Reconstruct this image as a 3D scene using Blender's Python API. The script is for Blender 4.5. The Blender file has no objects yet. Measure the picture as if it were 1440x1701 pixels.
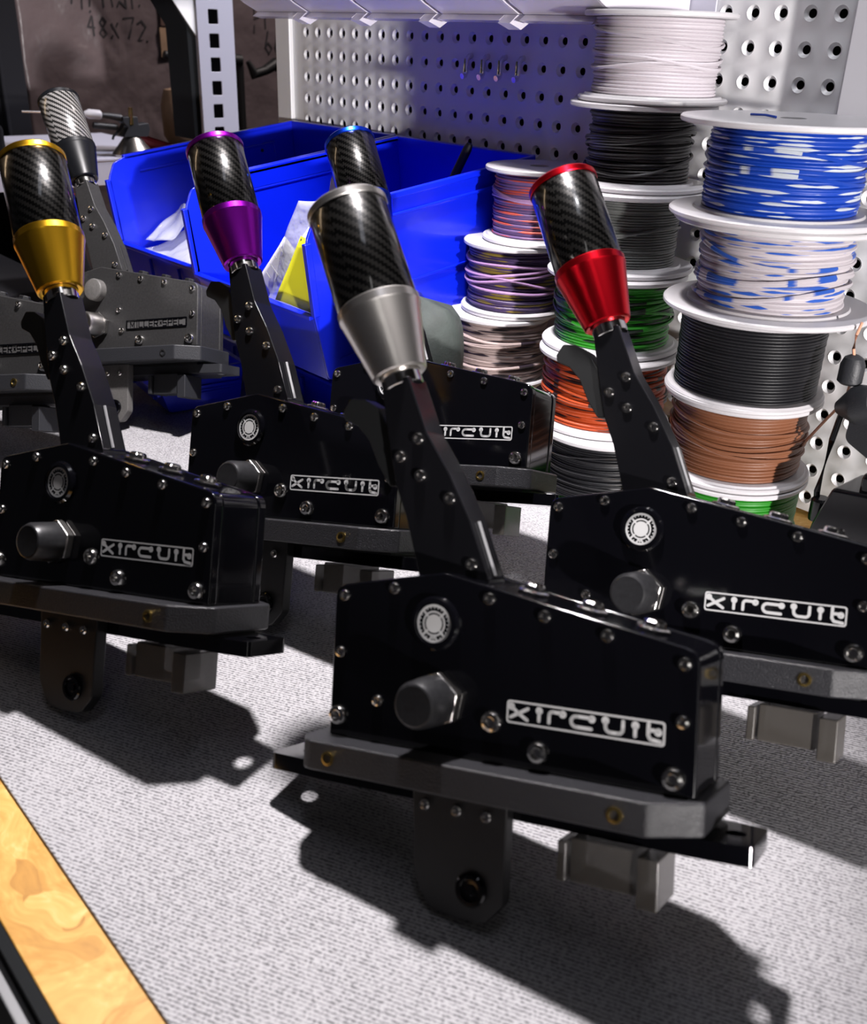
import bpy, bmesh, math, random
from math import sin, cos, pi, radians, sqrt
from mathutils import Vector, Matrix
from mathutils.geometry import tessellate_polygon
random.seed(7)
scene = bpy.context.scene
col = scene.collection
K = 0.001            # the scene is laid out in millimetres: x along the pegboard, -y towards the viewer, z up, bench top = 0

# ------------------------------------------------------------------ camera
cam_data = bpy.data.cameras.new('camera')
cam = bpy.data.objects.new('camera', cam_data); col.objects.link(cam)
Rr = Vector((0.65253, 0.75717, 0.03008)); Uu = Vector((-0.34605, 0.26244, 0.90076)); Fw = Vector((-0.67413, 0.59818, -0.43327))
cam.matrix_world = Matrix(((Rr.x, Uu.x, -Fw.x, 1.143), (Rr.y, Uu.y, -Fw.y, -0.776), (Rr.z, Uu.z, -Fw.z, 0.374), (0, 0, 0, 1)))
cam_data.sensor_fit = 'HORIZONTAL'; cam_data.sensor_width = 36
cam_data.lens = 36 * 1648.3 / 1440
cam_data.clip_start = 0.02; cam_data.clip_end = 30
cam_data.dof.use_dof = True; cam_data.dof.focus_distance = 0.82; cam_data.dof.aperture_fstop = 14
scene.camera = cam

# ------------------------------------------------------------------ world, lamps, exposure
world = bpy.data.worlds.new('world'); scene.world = world; world.use_nodes = True
bg = world.node_tree.nodes['Background']; bg.inputs[0].default_value = (0.62, 0.6, 0.72, 1); bg.inputs[1].default_value = 0.022
vs = scene.view_settings
vs.view_transform = 'Standard'; vs.look = 'None'; vs.gamma = 1; vs.use_curve_mapping = False
vs.exposure = 0.0

def lamp(name, kind, loc, target, power, size=0.1, size_y=None, color=(1, 1, 1), spot=None, blend=.3):
    d = bpy.data.lights.new(name, kind); d.energy = power; d.color = color
    if kind == 'AREA':
        d.size = size
        if size_y: d.shape = 'RECTANGLE'; d.size_y = size_y
        else: d.shape = 'DISK'
    else:
        d.shadow_soft_size = size
        if spot: d.spot_size = spot; d.spot_blend = blend
    o = bpy.data.objects.new(name, d); col.objects.link(o); o.location = loc
    o.rotation_euler = (Vector(target) - Vector(loc)).to_track_quat('-Z', 'Y').to_euler()
    return o
lamp('bench_lamp', 'SPOT', (0.56, -0.30, 0.95), (0.42, -0.72, 0), 88, size=0.03, color=(1, .95, .96), spot=radians(84), blend=.25)
lamp('work_lamp', 'SPOT', (3.4, -0.94, 0.27), (0.45, -0.087, 0.325), 540, size=0.05, color=(1, .95, .94), spot=radians(17.5), blend=.3)
lamp('spool_fill', 'SPOT', (1.0, -0.5, 1.6), (0.74, -0.12, 0.25), 44, size=0.04, color=(.95, .95, 1), spot=radians(19), blend=.6)  # added narrow spot, brightens the tops of the spool flanges
lamp('streak_fill_right', 'AREA', (2.2, -1.7, 0.95), (0.9, -0.45, 0.25), 0.9, size=0.09, size_y=0.8, color=(1, .97, .95))  # added tall light, gives the metal collars something to reflect
lamp('streak_fill_warm', 'AREA', (-1.5, -1.1, 0.95), (0.8, -0.45, 0.25), 1.0, size=0.05, size_y=0.8, color=(1, .72, .45))  # added warm light for orange streaks on the grips
lamp('overhead_fill', 'AREA', (0.9, -0.5, 1.9), (0.6, -0.2, 0), 2.0, size=0.25, size_y=1.2, color=(.86, .88, 1))  # added soft overhead fill, no actual fitting
lamp('left_room_fill', 'SPOT', (-0.1, 1.0, 1.9), (-1.1, 0.3, 0.1), 110, size=0.2, color=(1, .88, .84), spot=radians(75), blend=.6)  # added spot that lifts the package and the room at the left
lamp('shelf_fill', 'SPOT', (0.5, 1.3, 1.6), (-0.48, 0.1, 0.25), 190, size=0.1, color=(.86, .87, 1), spot=radians(26), blend=.6)  # added spot that brightens the slotted post and shelf

# ------------------------------------------------------------------ materials
M = {}
def mat(name, color, rough=.5, metal=0., coat=0., noise=None, bump=None, spec=None, trans=0., alpha=1., ior=None):
    m = bpy.data.materials.new(name); m.use_nodes = True; nt = m.node_tree; b = nt.nodes['Principled BSDF']
    b.inputs['Base Color'].default_value = (*color, 1); b.inputs['Roughness'].default_value = rough; b.inputs['Metallic'].default_value = metal
    b.inputs['Coat Weight'].default_value = coat; b.inputs['Coat Roughness'].default_value = .05
    if spec is not None: b.inputs['Specular IOR Level'].default_value = spec
    if trans: b.inputs['Transmission Weight'].default_value = trans
    if ior: b.inputs['IOR'].default_value = ior
    b.inputs['Alpha'].default_value = alpha
    tc = nt.nodes.new('ShaderNodeTexCoord')
    if noise:
        sc, amt = noise[0], noise[1]
        n = nt.nodes.new('ShaderNodeTexNoise'); n.inputs['Scale'].default_value = sc; n.inputs['Detail'].default_value = 4
        nt.links.new(tc.outputs['Object'], n.inputs['Vector'])
        mr = nt.nodes.new('ShaderNodeMapRange'); mr.inputs[1].default_value = .3; mr.inputs[2].default_value = .7
        mr.inputs[3].default_value = 1 - amt; mr.inputs[4].default_value = 1 + amt
        nt.links.new(n.outputs['Fac'], mr.inputs[0])
        mx = nt.nodes.new('ShaderNodeMix'); mx.data_type = 'RGBA'; mx.blend_type = 'MULTIPLY'; mx.inputs['Factor'].default_value = 1
        mx.inputs[6].default_value = (*color, 1); nt.links.new(mr.outputs[0], mx.inputs[7])
        nt.links.new(mx.outputs[2], b.inputs['Base Color'])
    if bump:
        n = nt.nodes.new('ShaderNodeTexNoise'); n.inputs['Scale'].default_value = bump[0]; n.inputs['Detail'].default_value = 3
        nt.links.new(tc.outputs['Object'], n.inputs['Vector'])
        bp = nt.nodes.new('ShaderNodeBump'); bp.inputs['Strength'].default_value = bump[1]; bp.inputs['Distance'].default_value = bump[2]
        nt.links.new(n.outputs['Fac'], bp.inputs['Height']); nt.links.new(bp.outputs[0], b.inputs['Normal'])
    M[name] = m; return m
mat('gloss_black', (.002, .002, .003), .1, 0, .3)
mat('satin_black', (.004, .004, .005), .2)
mat('trigger_black', (.006, .0065, .007), .5)
mat('matte_black', (.006, .006, .007), .55, noise=(300, .2))
mat('dark_plastic', (.022, .023, .027), .5, bump=(900, .5, .0004))
mat('printed_grey', (.02, .02, .023), .33, 0, bump=(1400, .8, .0006))
mat('powder_grey', (.028, .0275, .028), .5, 0, noise=(500, .25), bump=(1600, .5, .0003))
mat('badge_grey', (.085, .083, .083), .45)
mat('powder_light', (.12, .115, .11), .5, 0, noise=(500, .15), bump=(1600, .5, .0003))
mat('steel', (.78, .76, .73), .16, 1)
mat('brushed_steel', (.62, .6, .58), .27, 1)
mat('silver', (.74, .71, .68), .3, 1, noise=(30, .04))
mat('gold', (.95, .52, .03), .28, 1)
mat('purple', (.36, .012, .55), .28, 1)
mat('cobalt', (.01, .07, .85), .28, 1)
mat('red_alu', (.75, .008, .02), .28, 1)
mat('black_alu', (.005, .0055, .007), .32, 0, .1)
mat('brass', (.85, .6, .18), .25, 1)
mat('cap_rubber', (.020, .020, .022), .36, .2, noise=(400, .2))
mat('ink_white', (.5, .5, .5), .6)
mat('smoke_clear', (.075, .068, .06), .2, 0, alpha=.85)
mat('bin_blue', (.001, .012, .58), .3, 0, .15, noise=(12, .05))
mat('clear_plastic', (.8, .76, .84), .25, 0, alpha=.72)
mat('bag_plastic', (.8, .82, .9), .12, 0, alpha=.42, bump=(40, .8, .004))
mat('yellow_card', (.93, .9, .02), .6)
mat('paper', (.85, .84, .86), .7)
mat('green_ink', (.0, .45, .3), .6)
mat('spool_white', (.52, .505, .52), .35, 0, noise=(20, .03))
mat('pegboard_grey', (.72, .72, .73), .42, .1, noise=(9, .04))
mat('rack_grey', (.62, .62, .72), .45, .1)
mat('cabinet_dark', (.01, .01, .012), .9, spec=.1)
mat('dark_wall', (.05, .042, .042), .8, noise=(3, .3))
mat('floor_dark', (.03, .028, .028), .7, noise=(5, .3))
mat('wrap_film', (.13, .10, .105), .34, noise=(4, .12), bump=(13, .7, .012))
mat('marker', (.015, .012, .015), .7)
mat('brown_tape', (.09, .05, .04), .6)
mat('tan', (.34, .22, .14), .6, noise=(20, .2))
mat('dark_red', (.22, .02, .02), .5)
mat('white_plastic', (.5, .49, .52), .35)
mat('zinc', (.62, .63, .7), .32, .45)
mat('sack', (.032, .041, .037), .75, noise=(60, .25), bump=(500, .4, .0006))
mat('black_trim', (.006, .007, .008), .7, spec=.15)
mat('grey_trim', (.3, .3, .31), .4, .3)
mat('copper_wire', (.75, .38, .25), .35)

def nodes_mat(name):
    m = bpy.data.materials.new(name); m.use_nodes = True; M[name] = m
    return m.node_tree, m.node_tree.nodes['Principled BSDF']
def mth(nt, op, a, b=None):
    n = nt.nodes.new('ShaderNodeMath'); n.operation = op
    for i, v in enumerate((a, b)):
        if v is None: continue
        if isinstance(v, (int, float)): n.inputs[i].default_value = v
        else: nt.links.new(v, n.inputs[i])
    return n.outputs[0]
def ramp(nt, fac, stops, interp='LINEAR'):
    r = nt.nodes.new('ShaderNodeValToRGB'); r.color_ramp.interpolation = interp
    while len(r.color_ramp.elements) < len(stops): r.color_ramp.elements.new(.5)
    for e, (p, c) in zip(r.color_ramp.elements, stops): e.position = p; e.color = (*c, 1)
    nt.links.new(fac, r.inputs[0]); return r.outputs[0]

def carbon(name, dark, light, coat=1., metal=.8):
    nt, b = nodes_mat(name)                       # 2x2 twill on the tube's own UVs (millimetres)
    uv = nt.nodes.new('ShaderNodeUVMap'); sx = nt.nodes.new('ShaderNodeSeparateXYZ'); nt.links.new(uv.outputs[0], sx.inputs[0])
    i = mth(nt, 'FLOOR', mth(nt, 'DIVIDE', sx.outputs[0], 1.55)); j = mth(nt, 'FLOOR', mth(nt, 'DIVIDE', sx.outputs[1], 1.55))
    t = mth(nt, 'LESS_THAN', mth(nt, 'FLOORED_MODULO', mth(nt, 'ADD', i, j), 4.), 2.) if False else None
    s = nt.nodes.new('ShaderNodeMath'); s.operation = 'ADD'; nt.links.new(i, s.inputs[0]); nt.links.new(j, s.inputs[1])
    f = nt.nodes.new('ShaderNodeMath'); f.operation = 'FLOORED_MODULO'; nt.links.new(s.outputs[0], f.inputs[0]); f.inputs[1].default_value = 4
    t = mth(nt, 'LESS_THAN', f.outputs[0], 1.5)
    mx = nt.nodes.new('ShaderNodeMix'); mx.data_type = 'RGBA'; nt.links.new(t, mx.inputs['Factor'])
    mx.inputs[6].default_value = (*dark, 1); mx.inputs[7].default_value = (*light, 1)
    nt.links.new(mx.outputs[2], b.inputs['Base Color'])
    b.inputs['Roughness'].default_value = .3; b.inputs['Metallic'].default_value = metal
    b.inputs['Coat Weight'].default_value = coat; b.inputs['Coat Roughness'].default_value = .1
carbon('carbon_black', (.002, .002, .002), (.022, .021, .02))
carbon('carbon_silver', (.012, .012, .012), (.27, .26, .25), 1., .15)

# mat on the bench: fine woven rubber
nt, b = nodes_mat('bench_mat'); tc = nt.nodes.new('ShaderNodeTexCoord')
n1 = nt.nodes.new('ShaderNodeTexNoise'); n1.inputs['Scale'].default_value = 620; n1.inputs['Detail'].default_value = 3
nt.links.new(tc.outputs['Object'], n1.inputs[0])
w = nt.nodes.new('ShaderNodeTexWave'); w.wave_type = 'BANDS'; w.bands_direction = 'X'; w.inputs['Scale'].default_value = 150; w.inputs['Distortion'].default_value = .6
mp = nt.nodes.new('ShaderNodeMapping'); mp.inputs['Rotation'].default_value = (0, 0, radians(62)); nt.links.new(tc.outputs['Object'], mp.inputs[0]); nt.links.new(mp.outputs[0], w.inputs[0])
hh = mth(nt, 'ADD', mth(nt, 'MULTIPLY', n1.outputs['Fac'], 1.2), mth(nt, 'MULTIPLY', w.outputs['Fac'], .36))
n2 = nt.nodes.new('ShaderNodeTexNoise'); n2.inputs['Scale'].default_value = 9; n2.inputs['Detail'].default_value = 5; nt.links.new(tc.outputs['Object'], n2.inputs[0])
hc = mth(nt, 'ADD', hh, mth(nt, 'MULTIPLY', n2.outputs['Fac'], .25))
nt.links.new(ramp(nt, hc, [(.62, (.09, .088, .095)), (.98, (.42, .41, .425))]), b.inputs['Base Color'])
bp = nt.nodes.new('ShaderNodeBump'); bp.inputs['Strength'].default_value = .6; bp.inputs['Distance'].default_value = .0006
nt.links.new(hh, bp.inputs['Height']); nt.links.new(bp.outputs[0], b.inputs['Normal']); b.inputs['Roughness'].default_value = .62

# oriented strand board
nt, b = nodes_mat('strand_board'); tc = nt.nodes.new('ShaderNodeTexCoord')
nz = nt.nodes.new('ShaderNodeTexNoise'); nz.inputs['Scale'].default_value = 14; nt.links.new(tc.outputs['Object'], nz.inputs[0])
mx = nt.nodes.new('ShaderNodeMix'); mx.data_type = 'RGBA'; mx.inputs['Factor'].default_value = .16
nt.links.new(tc.outputs['Object'], mx.inputs[6]); nt.links.new(nz.outputs['Color'], mx.inputs[7])
mp = nt.nodes.new('ShaderNodeMapping'); mp.inputs['Scale'].default_value = (16, 34, 20); mp.inputs['Rotation'].default_value = (0, 0, .5); nt.links.new(mx.outputs[2], mp.inputs[0])
vo = nt.nodes.new('ShaderNodeTexVoronoi'); vo.inputs['Scale'].default_value = 1.6; nt.links.new(mp.outputs[0], vo.inputs[0])
sp = nt.nodes.new('ShaderNodeSeparateColor'); nt.links.new(vo.outputs['Color'], sp.inputs[0])
gr = nt.nodes.new('ShaderNodeTexNoise'); gr.inputs['Scale'].default_value = 60; gr.inputs['Detail'].default_value = 6; nt.links.new(mp.outputs[0], gr.inputs[0]); gr.inputs['Scale'].default_value = 6
hc = mth(nt, 'ADD', mth(nt, 'MULTIPLY', sp.outputs[0], .5), mth(nt, 'MULTIPLY', gr.outputs['Fac'], .6))
nt.links.new(ramp(nt, hc, [(.2, (.36, .165, .03)), (.5, (.52, .26, .05)), (.75, (.66, .38, .10)), (.95, (.78, .56, .24))]), b.inputs['Base Color'])
b.inputs['Roughness'].default_value = .55

def wire_mat(name, c1, c2=None, frac=.5, su=.026, rough=.42):
    """insulated wire; c2 = the second colour of a striped wire, shown in short runs along each turn"""
    nt, b = nodes_mat(name); b.inputs['Roughness'].default_value = rough
    if c2 is None: b.inputs['Base Color'].default_value = (*c1, 1); return
    uv = nt.nodes.new('ShaderNodeUVMap'); sx = nt.nodes.new('ShaderNodeSeparateXYZ'); nt.links.new(uv.outputs[0], sx.inputs[0])
    cb = nt.nodes.new('ShaderNodeCombineXYZ')
    row = mth(nt, 'FLOOR', sx.outputs[1]); fr_ = mth(nt, 'FRACT', sx.outputs[1])
    nt.links.new(mth(nt, 'MULTIPLY', sx.outputs[0], su), cb.inputs[0]); nt.links.new(mth(nt, 'MULTIPLY', row, 1.3), cb.inputs[1])
    nt.links.new(mth(nt, 'MULTIPLY', sx.outputs[1], .05), cb.inputs[2])
    n = nt.nodes.new('ShaderNodeTexNoise'); n.inputs['Scale'].default_value = 1.; n.inputs['Detail'].default_value = 2; nt.links.new(cb.outputs[0], n.inputs[0])
    band = mth(nt, 'MULTIPLY', mth(nt, 'ABSOLUTE', mth(nt, 'SUBTRACT', fr_, .55)), .34)
    nt.links.new(ramp(nt, mth(nt, 'SUBTRACT', n.outputs['Fac'], band), [(0, c1), (frac, c1), (frac + .02, c2), (1, c2)]), b.inputs['Base Color'])
wire_mat('wire_white', (0.515, 0.475, 0.508)); wire_mat('wire_black', (0.007, 0.007, 0.009)); wire_mat('wire_charcoal', (0.018, 0.016, 0.017))
wire_mat('wire_grey', (0.079, 0.083, 0.079)); wire_mat('wire_brown', (0.198, 0.076, 0.036)); wire_mat('wire_green', (0.013, 0.198, 0.008))
wire_mat('wire_blue_white', (0.005, 0.046, 0.363), (0.475, 0.515, 0.561), .50); wire_mat('wire_white_blue', (0.488, 0.449, 0.475), (0.020, 0.086, 0.409), .50)
wire_mat('wire_green_black', (0.023, 0.251, 0.013), (0.005, 0.013, 0.005), .46); wire_mat('wire_orange_black', (0.409, 0.056, 0.012), (0.013, 0.005, 0.005), .49)
wire_mat('wire_purple_orange', (0.132, 0.079, 0.198), (0.409, 0.059, 0.040), .45, .02); wire_mat('wire_purple_yellow', (0.066, 0.040, 0.112), (0.238, 0.172, 0.026), .50)
wire_mat('wire_beige_black', (0.330, 0.257, 0.244), (0.020, 0.013, 0.020), .50); wire_mat('wire_lilac', (0.304, 0.172, 0.330))

# ------------------------------------------------------------------ mesh building
class MB:
    def __init__(s): s.v = []; s.f = []; s.uv = {}; s.sm = []
    def add(s, verts, faces, uvs=None):
        o = len(s.v); s.v += [Vector(p) for p in verts]
        for k, f in enumerate(faces):
            if uvs: s.uv[len(s.f)] = uvs[k]
            s.f.append([i + o for i in f])
        return s
    def box(s, x0, x1, y0, y1, z0, z1, mtx=None):
        P = [(x, y, z) for x in (x0, x1) for y in (y0, y1) for z in (z0, z1)]
        if mtx: P = [mtx @ Vector(p) for p in P]
        return s.add(P, [(0, 1, 3, 2), (4, 6, 7, 5), (0, 4, 5, 1), (2, 3, 7, 6), (0, 2, 6, 4), (1, 5, 7, 3)])
    def prism(s, poly, lo, hi, axis='y', holes=(), mtx=None):
        """extrude a polygon (2D points) along axis; for 'y' the points are (x,z), for 'z' (x,y), for 'x' (y,z)"""
        loops = [list(poly)] + [list(h) for h in holes]
        P2 = [p for l in loops for p in l]; n = len(P2)
        tri = tessellate_polygon([[Vector((p[0], p[1], 0)) for p in l] for l in loops])
        def put(p, t): return {'y': (p[0], t, p[1]), 'z': (p[0], p[1], t), 'x': (t, p[0], p[1])}[axis]
        V = [put(p, lo) for p in P2] + [put(p, hi) for p in P2]
        if mtx: V = [mtx @ Vector(p) for p in V]
        if not holes: F = [list(range(n)), [i + n for i in reversed(range(n))]]
        else: F = [list(t) for t in tri] + [[i + n for i in reversed(t)] for t in tri]
        o = 0
        for l in loops:
            m = len(l)
            for i in range(m): F.append([o + i, o + (i + 1) % m, o + (i + 1) % m + n, o + i + n])
            o += m
        return s.add(V, F)
    def lathe(s, prof, mtx=None, seg=32, uvscale=None, lobes=None):
        """revolve (r, h) about local z; closes to the axis where r = 0"""
        V = []; idx = []
        for r, h in prof:
            if r < 1e-6: idx.append([len(V)]); V.append((0, 0, h))
            else:
                idx.append(list(range(len(V), len(V) + seg)))
                for i in range(seg):
                    a = 2 * pi * i / seg; rr = r * (1 + (lobes[1] * cos(lobes[0] * a) if lobes else 0)); V.append((rr * cos(a), rr * sin(a), h))
        if mtx: V = [mtx @ Vector(p) for p in V]
        F = []; U = []; L = 0; rmax = max(r for r, _ in prof)
        for k in range(len(prof) - 1):
            A, B = idx[k], idx[k + 1]; l2 = L + math.hypot(prof[k + 1][0] - prof[k][0], prof[k + 1][1] - prof[k][1])
            for i in range(seg):
                j = (i + 1) % seg; u0 = 2 * pi * rmax * i / seg; u1 = 2 * pi * rmax * (i + 1) / seg
                if len(A) == 1 and len(B) == 1: continue
                if len(A) == 1: F.append([A[0], B[i], B[j]]); U.append([(u0, L), (u0, l2), (u1, l2)])
                elif len(B) == 1: F.append([A[i], B[0], A[j]]); U.append([(u0, L), (u0, l2), (u1, L)])
                else: F.append([A[i], B[i], B[j], A[j]]); U.append([(u0, L), (u0, l2), (u1, l2), (u1, L)])
            L = l2
        return s.add(V, F, U)
    def tube(s, pts, r, seg=8, closed=False, cap=True):
        pts = [Vector(p) for p in pts]; n = len(pts); rings = []
        up = Vector((0, 0, 1)); V = []; F = []; L = 0; U = []; lens = []
        for k, p in enumerate(pts):
            a = pts[(k - 1) % n] if (closed or k > 0) else p; b_ = pts[(k + 1) % n] if (closed or k < n - 1) else p
            d = (b_ - a).normalized(); x = d.cross(up)
            if x.length < 1e-3: x = d.cross(Vector((1, 0, 0)))
            x.normalize(); y = x.cross(d); rk = r[k] if isinstance(r, (list, tuple)) else r
            rings.append(range(len(V), len(V) + seg)); V += [p + (x * cos(2 * pi * i / seg) + y * sin(2 * pi * i / seg)) * rk for i in range(seg)]
            lens.append(L); L += (pts[(k + 1) % n] - p).length
        for k in range(n if closed else n - 1):
            A, B = rings[k], rings[(k + 1) % n]
            for i in range(seg):
                j = (i + 1) % seg; F.append([A[i], A[j], B[j], B[i]]); U.append([(lens[k], .5)] * 2 + [(lens[k] + 3, .5)] * 2)
        if cap and not closed: F.append(list(reversed(rings[0]))); U.append([(0, 0)] * seg); F.append(list(rings[-1])); U.append([(0, 0)] * seg)
        return s.add(V, F, U)
    def build(s, name, material, parent=None, sc=K, bevel=0, bseg=2, angle=35, flip=True):
        me = bpy.data.meshes.new(name); me.from_pydata([tuple(p * sc) for p in s.v], [], s.f)
        if s.uv:
            ul = me.uv_layers.new(name='UVMap'); li = 0
            for k, f in enumerate(s.f):
                u = s.uv.get(k)
                for q in range(len(f)):
                    if u: ul.data[li].uv = u[q]
                    li += 1
        if flip:
            bm = bmesh.new(); bm.from_mesh(me); bmesh.ops.recalc_face_normals(bm, faces=bm.faces); bm.to_mesh(me); bm.free()
        me.shade_smooth(); me.set_sharp_from_angle(angle=radians(angle)); me.materials.append(M[material] if isinstance(material, str) else material)
        o = bpy.data.objects.new(name, me); col.objects.link(o)
        if parent: o.parent = parent
        if bevel:
            b_ = o.modifiers.new('edge', 'BEVEL'); b_.width = bevel * sc; b_.segments = bseg; b_.limit_method = 'ANGLE'; b_.angle_limit = radians(40); b_.harden_normals = True
        return o

def tag(o, label=None, cat=None, group=None, kind=None):
    if label: o['label'] = label
    if cat: o['category'] = cat
    if group: o['group'] = group
    if kind: o['kind'] = kind
    return o
def empty(name, loc=(0, 0, 0), mtx=None):
    o = bpy.data.objects.new(name, None); col.objects.link(o); o.empty_display_size = .02
    if mtx: o.matrix_world = mtx
    else: o.location = Vector(loc) * K
    return o
def copy_tree(o, parent=None):
    c = o.copy(); col.objects.link(c)
    if parent: c.parent = parent
    for ch in [x for x in bpy.data.objects if x.parent == o]: copy_tree(ch, c)
    return c
def circle(cx, cy, r, n=20): return [(cx + r * cos(2 * pi * i / n), cy + r * sin(2 * pi * i / n)) for i in range(n)]
def rrect(x0, x1, y0, y1, r, n=5):
    out = []
    for cx, cy, a0 in ((x1 - r, y1 - r, 0), (x0 + r, y1 - r, 90), (x0 + r, y0 + r, 180), (x1 - r, y0 + r, 270)):
        for i in range(n + 1): a = radians(a0 + 90 * i / n); out.append((cx + r * cos(a), cy + r * sin(a)))
    return out
def rounded(poly, rad, n=5):
    """round each corner of a polygon; rad = one radius or one per corner"""
    out = []; m = len(poly)
    for i in range(m):
        p = Vector(poly[i]); a = Vector(poly[i - 1]); b_ = Vector(poly[(i + 1) % m]); r = rad[i] if isinstance(rad, (list, tuple)) else rad
        if r <= 0: out.append(tuple(p)); continue
        da = (a - p).normalized(); db = (b_ - p).normalized(); ang = da.angle(db); t = r / math.tan(ang / 2); t = min(t, (a - p).length * .48, (b_ - p).length * .48)
        p0 = p + da * t; p1 = p + db * t
        for k in range(n + 1): s_ = k / n; out.append(tuple(p0 * (1 - s_) ** 2 + p * 2 * s_ * (1 - s_) + p1 * s_ ** 2))
    return out
def along(a, b_, extra=0):
    """matrix taking local z to the direction a->b with origin a"""
    a = Vector(a); d = Vector(b_) - a; q = d.to_track_quat('Z', 'Y'); return Matrix.Translation(a) @ q.to_matrix().to_4x4()
def strokes(mb, lines, width, put, thick, dots=()):
    """flat raised lettering: every polyline becomes a ribbon with round ends; put(x, y, t) -> 3D point"""
    def disc(c, r, hole=0):
        n = 14; O = circle(c[0], c[1], r, n)
        if hole:
            I = circle(c[0], c[1], hole, n); V = [put(*p, thick) for p in O] + [put(*p, thick) for p in I]
            mb.add(V, [[i, (i + 1) % n, (i + 1) % n + n, i + n] for i in range(n)])
        else: mb.add([put(*p, thick) for p in O], [list(range(n))])
    for ln in lines:
        for k in range(len(ln) - 1):
            a = Vector(ln[k]); b_ = Vector(ln[k + 1]); d = (b_ - a)
            if d.length < 1e-6: continue
            nrm = Vector((-d.y, d.x)).normalized() * width / 2
            q = [a + nrm, b_ + nrm, b_ - nrm, a - nrm]
            mb.add([put(p.x, p.y, thick) for p in q], [[0, 1, 2, 3]])
        for p in ln: disc(p, width / 2)
    for d in dots: disc(d[:2], d[2], d[3])
def arc(cx, cy, r, a0, a1, n=8): return [(cx + r * cos(radians(a0 + (a1 - a0) * i / n)), cy + r * sin(radians(a0 + (a1 - a0) * i / n))) for i in range(n + 1)]

# ------------------------------------------------------------------ the room and the bench
def struct(name, mb, m, **k): return tag(mb.build(name, m, **k), kind='structure')
struct('floor', MB().box(-3200, 3600, -3200, 2200, -930, -900), 'floor_dark')
struct('wall_left', MB().box(-3250, -3200, -3200, 2200, -900, 2300), 'dark_wall')
struct('wall_back', MB().box(-3200, 3600, 2200, 2250, -900, 2300), 'dark_wall')
struct('ceiling', MB().box(-3200, 3600, -3200, 2200, 2300, 2330), 'dark_wall')

bench = empty('workbench', (300, -350, -900))
def bb(o): o.location = (-.3, .35, .9); return o
bb(MB().box(-470, 1500, -703, 14, -19, 0).build('bench_top', 'strand_board', bench, bevel=.8))
bb(MB().box(-470, 1500, -708.5, -703.3, -24, 0).build('edge_band', 'black_trim', bench))
bb(MB().box(-470, 1500, -716, -708.8, -60, -7).build('front_rail', 'grey_trim', bench, bevel=1))
for x in (-440, 1440):
    for y in (-690, -30): bb(MB().box(x - 25, x + 25, y - 25 + 15, y + 25, -900, -19.2).build('leg', 'rack_grey', bench))
tag(bench, 'strand board workbench whose bare yellow edge shows left of the grey mat', 'workbench')
mt = MB().box(-40, 1500, -669, -150, .2, 2.0).build('bench_mat', 'bench_mat', bevel=.8)
tag(mt, 'dark grey woven rubber mat covering most of the strand board bench', 'mat')

# ------------------------------------------------------------------ pegboard
peg = empty('pegboard', (300, 0, 0))
def pb(o): o.location = (-.3, 0, 0); return o
mb = MB(); NS = 16; sq = []
for i in range(NS):
    a = 2 * pi * i / NS; m_ = max(abs(cos(a)), abs(sin(a))); sq.append((12.7 * cos(a) / m_, 12.7 * sin(a) / m_))
Z0 = 374 - 1.8
cells = [(i, j) for i in range(-1, 38) for j in range(-6, 15)]
for (i, j) in cells:
    cx = 25.4 * i; cz = Z0 - 25.4 * j
    if i == -1 or (j == 14 and False):
        mb.add([(cx - 4, 0, cz - 12.7), (cx + 12.7, 0, cz - 12.7), (cx + 12.7, 0, cz + 12.7), (cx - 4, 0, cz + 12.7)], [(0, 1, 2, 3)]); continue
    rings = [[(cx + p[0], 0, cz + p[1]) for p in sq]]
    for r, d in ((6.6, 0), (6.0, -.3), (4.9, 1.2), (3.4, 3.0)):
        rings.append([(cx + r * cos(2 * pi * q / NS), d, cz + r * sin(2 * pi * q / NS)) for q in range(NS)])
    V = [p for R_ in rings for p in R_]; F = []
    for k in range(len(rings) - 1):
        for q in range(NS): F.append((k * NS + q, k * NS + (q + 1) % NS, (k + 1) * NS + (q + 1) % NS, (k + 1) * NS + q))
    mb.add(V, F)
o = pb(mb.build('perforated_panel', 'pegboard_grey', peg, flip=True, angle=50))
pb(MB().box(-60, 975, 14, 16, -2, 540).build('hole_shade_sheet', 'matte_black', peg))  # added black sheet, stands in for the darkness seen through the holes
pb(MB().box(-62, -30, -6, 13, 0, 540).build('side_frame', 'pegboard_grey', peg, bevel=1.5))
pb(MB().box(-29.5, 975, 4, 12, -16, -2).build('bottom_frame', 'pegboard_grey', peg))
tag(peg, 'grey steel pegboard with rows of round dimpled holes behind the wire spools', 'pegboard')
for i in range(4):
    x = 25.4 * (12 + i)
    pts = [(x, 3, Z0 - 25.4 + 9), (x, -3, Z0 - 25.4 + 8), (x, -7, Z0 - 25.4 + 5), (x, -7.5, Z0 - 25.4 - 7), (x, -9, Z0 - 25.4 - 10), (x, -13, Z0 - 25.4 - 11)]
    o = MB().tube(pts, 2.9, 14).build('peg_hook', 'steel')
    tag(o, ['leftmost', 'second from left', 'third from left', 'rightmost'][i] + ' of the four short steel hooks in the pegboard', 'hook', 'steel hooks in the pegboard')

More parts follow.
